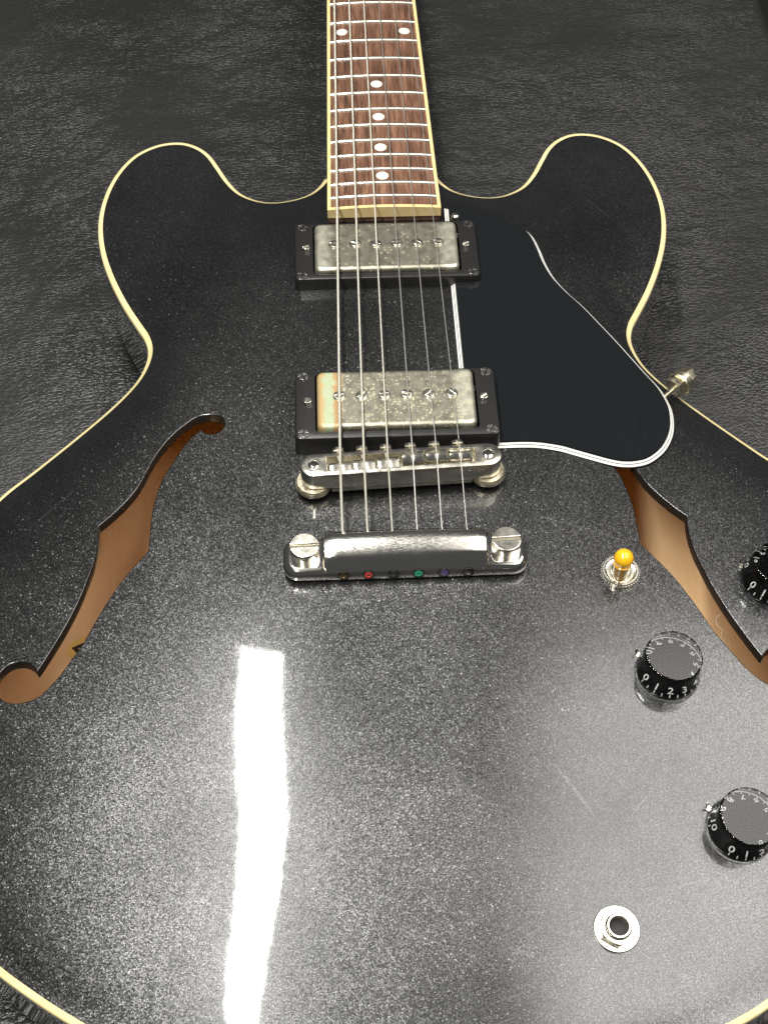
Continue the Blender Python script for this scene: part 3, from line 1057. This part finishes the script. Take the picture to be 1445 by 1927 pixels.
# ---- stop tailpiece
def build_tail():
    TP = np.array([(-46, -37.0), (46, -37.0)])
    P = []
    base = rrect(100.4, 18.6, 6.2, 7)
    base[:, 1] += -45.6
    loops = [at_z(offset(base, 1.2), 15.0), at_z(offset(base, 0.2), 16.5), at_z(base, 19.0), at_z(offset(base, 0.5), 20.6), at_z(offset(base, 1.5), 21.7), at_z(offset(base, 2.6), 22.0)]
    prof = np.array([(-37.6, 17.0), (-37.6, 25.6), (-38.2, 26.8), (-39.6, 27.5), (-42.0, 27.8), (-44.6, 27.7), (-47.2, 26.9), (-49.6, 25.4), (-51.8, 23.3), (-53.6, 20.8), (-54.5, 18.6), (-54.6, 16.6), (-54.0, 15.2), (-39, 15.2)])
    lp = []
    for x in np.linspace(-33.2, 32.8, 23):
        q = prof.copy()
        q[1:9, 1] += 0.9 * (1 - (x / 33) ** 2) - 0.3
        if abs(x) > 32.5:
            q[1:11, 1] -= 0.35
            q[:, 0] = -46 + (q[:, 0] + 46) * 0.975
        lp.append(np.c_[np.full(len(q), x), q])
    V2, F2 = loft(lp, True, True)
    ears = []
    for s_ in (-1, 1):
        e = rrect(100.4, 18.6, 6.2, 7)
        e[:, 1] += -45.6
        lim = 31.5
        e[:, 0] = np.where(e[:, 0] * s_ < lim, lim * s_, e[:, 0])
        keep = [i for i in range(len(e)) if i == 0 or np.linalg.norm(e[i] - e[i - 1]) > 1e-6]
        e = e[keep]
        q = [offset(e, d) for d in (1.2, 0.2, 0.0, 0.5, 1.5, 2.6)]
        ears.append(loft([at_z(a_, z_) for a_, z_ in zip(q, (15.0, 16.5, 19.0, 20.6, 21.7, 22.0))], True, True))
    V, F = join(ears + [(V2, F2)])
    tail = mk('tailpiece', V, F, M['chrome'], guitar, O, sharp=40)
    st = slot_head(6.05, 5.6, 1.5, 1.7, 40)
    s0 = mk('stud_screw', *st, M['nickel'], tail, (-41.2, -44.6, 21.9), 0.03, sharp=35)
    share(s0, tail, (41.3, -44.3, 21.9), 0.05)
    bm = [M['brass'], M['red'], M['blackball'], M['green'], M['purple'], M['silverball']]
    for i in range(6):
        x = -25.6 + 10.2 * i
        c = Matrix.Translation((x, -54.55, 18.6)) @ Matrix.Rotation(R(90 - 6), 4, 'X')
        mk('string_hole', *xform(loft([at_z(circ(2.45, 24), 0.06), at_z(circ(2.3, 24), 0.12), at_z(circ(2.05, 24), 0.0), at_z(circ(2.0, 24), -1.0)], False, True), c), M['hole'], tail, (0, 0, 0))
        ball = join([loft([at_z(circ(1.75, 20), -0.6), at_z(circ(1.75, 20), -0.02), at_z(circ(1.4, 20), 0.16), at_z(circ(0.75, 20), 0.12), at_z(circ(0.55, 20), -0.3)], True, True)])
        mk('string_ball_end', *xform(ball, c @ Matrix.Rotation(random.uniform(-0.35, 0.35), 4, 'Y')), bm[i], tail, (0, 0, 0))
    return tail


tail = build_tail()

# ---- control knobs: clear acrylic over a black painted cone with white numerals
def text_mesh(s, size):
    cu = bpy.data.curves.new('t', 'FONT')
    cu.body = s
    cu.align_x = 'CENTER'
    cu.size = size
    cu.offset = 0.012 * size
    cu.resolution_u = 3
    ob = bpy.data.objects.new('t', cu)
    col.objects.link(ob)
    bpy.context.view_layer.update()
    me = ob.to_mesh()
    V = np.array([v.co[:2] for v in me.vertices])
    F = [tuple(p.vertices) for p in me.polygons]
    ob.to_mesh_clear()
    bpy.data.objects.remove(ob)
    bpy.data.curves.remove(cu)
    return V, F


C0, C1 = (12.15, 0.7), (5.6, 8.0)


def cone_pt(a, s_, lift=0.06):
    r = C0[0] + (C1[0] - C0[0]) * s_
    z = C0[1] + (C1[1] - C0[1]) * s_
    nx, nz = 0.744, 0.668
    return ((r + nx * lift) * np.cos(a), (r + nx * lift) * np.sin(a), z + nz * lift)


def knob_print(a0):
    parts = []
    slen = math.hypot(C0[0] - C1[0], C1[1] - C0[1])
    for k in range(21):
        a = a0 + k * R(15)
        w, s0_, s1_ = 0.40, 0.05, 0.21
        da = w / 11.6
        q = [cone_pt(a - da / 2, s0_), cone_pt(a + da / 2, s0_), cone_pt(a + da / 2, s1_), cone_pt(a - da / 2, s1_)]
        parts.append((np.array(q), [(0, 1, 2, 3)]))
        if k % 2 == 0:
            V, F = text_mesh(str(k // 2), 4.9)
            s_ = 0.25 + V[:, 1] / slen
            rr = C0[0] + (C1[0] - C0[0]) * s_
            aa = a + V[:, 0] * 1.0 / 10.8
            parts.append((np.array([cone_pt(x, y) for x, y in zip(aa, s_)]), F))
    return join(parts)


knob_core = knob_shell = ptr0 = None
for kx, ky, a0, ap in ((100.7, -101.2, R(203), R(143)), (117.8, -166.6, R(237), R(143)), (150.6, -58.4, R(206), R(145)), (171.0, -126.0, R(215), R(150))):
    z = float(T(kx, ky)) + 0.5
    n = T.normal(kx, ky)
    rot = Vector((0, 0, 1)).rotation_difference(Vector(n)).to_euler()
    if knob_core is None:
        shell = [(11.9, 0.0), (12.75, 0.15), (12.9, 0.6), (12.55, 2.5), (11.95, 5.5), (11.45, 9.0), (11.2, 12.2), (11.05, 12.75), (10.75, 13.0)]
        knob_shell = mk('control_knob', *lathe(shell, 72), M['knobglass'], guitar, Z(kx, ky, z), sharp=40)
        ks = knob_shell
        knob_core = mk('knob_core', *lathe([(11.7, 0.25), C0, (C1[0], C1[1]), (C1[0] - 0.4, C1[1] + 0.1)], 64), M['knobcore'], ks, (0, 0, 0), sharp=40)
        pv = join([box(-1.1, 1.1, 11.5, 14.4, -0.35, 0.05, 0.1), xform(prism(np.array([(-1.1, 0), (1.1, 0), (0.35, 3.4), (-0.35, 3.4)]), 0, 0.4, 0.1), Matrix.Translation((0, 14.2, 0)) @ Matrix.Rotation(R(75), 4, 'X'))])
        ptr0 = mk('pointer_tab', *pv, M['nickel'], ks, (0, 0, 0), ap - math.pi / 2, sharp=30)
    else:
        ks = share(knob_shell, guitar, Z(kx, ky, z))
        share(knob_core, ks, (0, 0, 0))
        share(ptr0, ks, (0, 0, 0), ap - math.pi / 2)
    ks.rotation_euler = rot
    mk('knob_numerals', *knob_print(a0), M['print'], ks, (0, 0, 0), smooth=False)

# ---- pickup selector toggle
tx, ty = 88.2, -54.2
tz = float(T(tx, ty))
prof = [(7.2, 0), (7.7, 0.25), (7.7, 2.3), (7.3, 2.7), (6.7, 2.7), (6.2, 2.0), (5.5, 1.8), (5.2, 2.2), (4.4, 2.2), (4.0, 1.2), (3.2, 0.6)]
parts = [lathe(prof, 44, True, True)]
for k in range(40):
    a = 2 * math.pi * k / 40
    parts.append(xform(box(-0.3, 0.35, -0.33, 0.33, 0.4, 2.2), Matrix.Translation((7.65 * math.cos(a), 7.65 * math.sin(a), 0)) @ Matrix.Rotation(a, 4, 'Z')))
toggle = mk('toggle_switch_nut', *join(parts), M['nickel'], guitar, Z(tx, ty, tz), sharp=35)
ldir = Vector((0.02, 0.09, 1.0))
mt = align(ldir, (-0.8, -3.0, 0.9))
mk('toggle_shaft', *xform(lathe([(2.9, -0.4), (2.9, 0.6), (2.3, 1.0), (2.3, 1.6)], 20), mt), M['nickel'], toggle, (0, 0, 0))
mk('toggle_sleeve', *xform(lathe([(2.4, 1.2), (2.9, 1.5), (3.1, 4.0), (3.4, 8.5), (3.5, 9.7)], 32), mt), M['sleeve'], toggle, (0, 0, 0))
a = np.linspace(-70, 90, 18)
mk('toggle_tip', *xform(lathe([(3.45, 9.6), (3.7, 9.8)] + [(max(4.05 * math.cos(R(t)), 0.03), 13.0 + 4.05 * math.sin(R(t))) for t in a if t > -45], 40), mt), M['amber'], toggle, (0, 0, 0))

# ---- output jack
jx, jy = 67.0, -202.4
jz = float(T(jx, jy))
jn = Vector((0, 0, 1)).rotation_difference(Vector(T.normal(jx, jy))).to_euler()
jack = mk('output_jack', *loft([at_z(circ(8.4, 48), -0.4), at_z(circ(8.4, 48), 0.5), at_z(circ(8.1, 48), 0.8), at_z(circ(4, 48), 0.8)]), M['nickel'], guitar, Z(jx, jy, jz), sharp=40)
jack.rotation_euler = jn
hexo = circ(6.7, 6, 0, 0, R(28))
hx = []
for i in range(6):
    for t in np.linspace(0, 1, 8, endpoint=False):
        hx.append(hexo[i] * (1 - t) + hexo[(i + 1) % 6] * t)
hx = np.array(hx)
ci = np.c_[np.cos(np.arctan2(hx[:, 1], hx[:, 0])), np.sin(np.arctan2(hx[:, 1], hx[:, 0]))]
mk('jack_nut', *loft([at_z(hx, 0.75), at_z(hx, 3.1), at_z(hx * 0.4 + ci * 5.9 * 0.6, 3.5), at_z(ci * 4.8, 3.5), at_z(ci * 4.6, 2.4)]), M['nickel'], jack, (0, 0, 0), sharp=25)
mk('jack_barrel', *loft([at_z(circ(4.55, 36), 1.5), at_z(circ(4.55, 36), 4.6), at_z(circ(4.2, 36), 5.0), at_z(circ(3.6, 36), 5.0), at_z(circ(3.3, 36), 4.5), at_z(circ(3.3, 36), -8)]), M['nickel'], jack, (0, 0, 0), sharp=40)
mk('jack_socket_shade', *lathe([(3.29, 0.3), (3.29, 0.9)], 24), M['hole'], jack, (0, 0, 0))  # black disc painted for the shade inside the socket

# ---- lint caught at the lip of the treble f-hole
lp = catmull([(127.5, -73.0, 9.4), (126.0, -73.6, 8.0), (126.3, -75.8, 6.0), (128.2, -77.8, 5.0), (127.6, -80.0, 3.2), (129.4, -82.0, 2.0), (131.6, -82.6, 0.6)], 5)
lint = mk('lint_fibre', *tube(lp, 0.13, 5), M['lint'], None, (0, 0, 0))
lint['label'] = 'pale curled lint fibre caught on the lip of the right f-hole'
lint['category'] = 'lint'
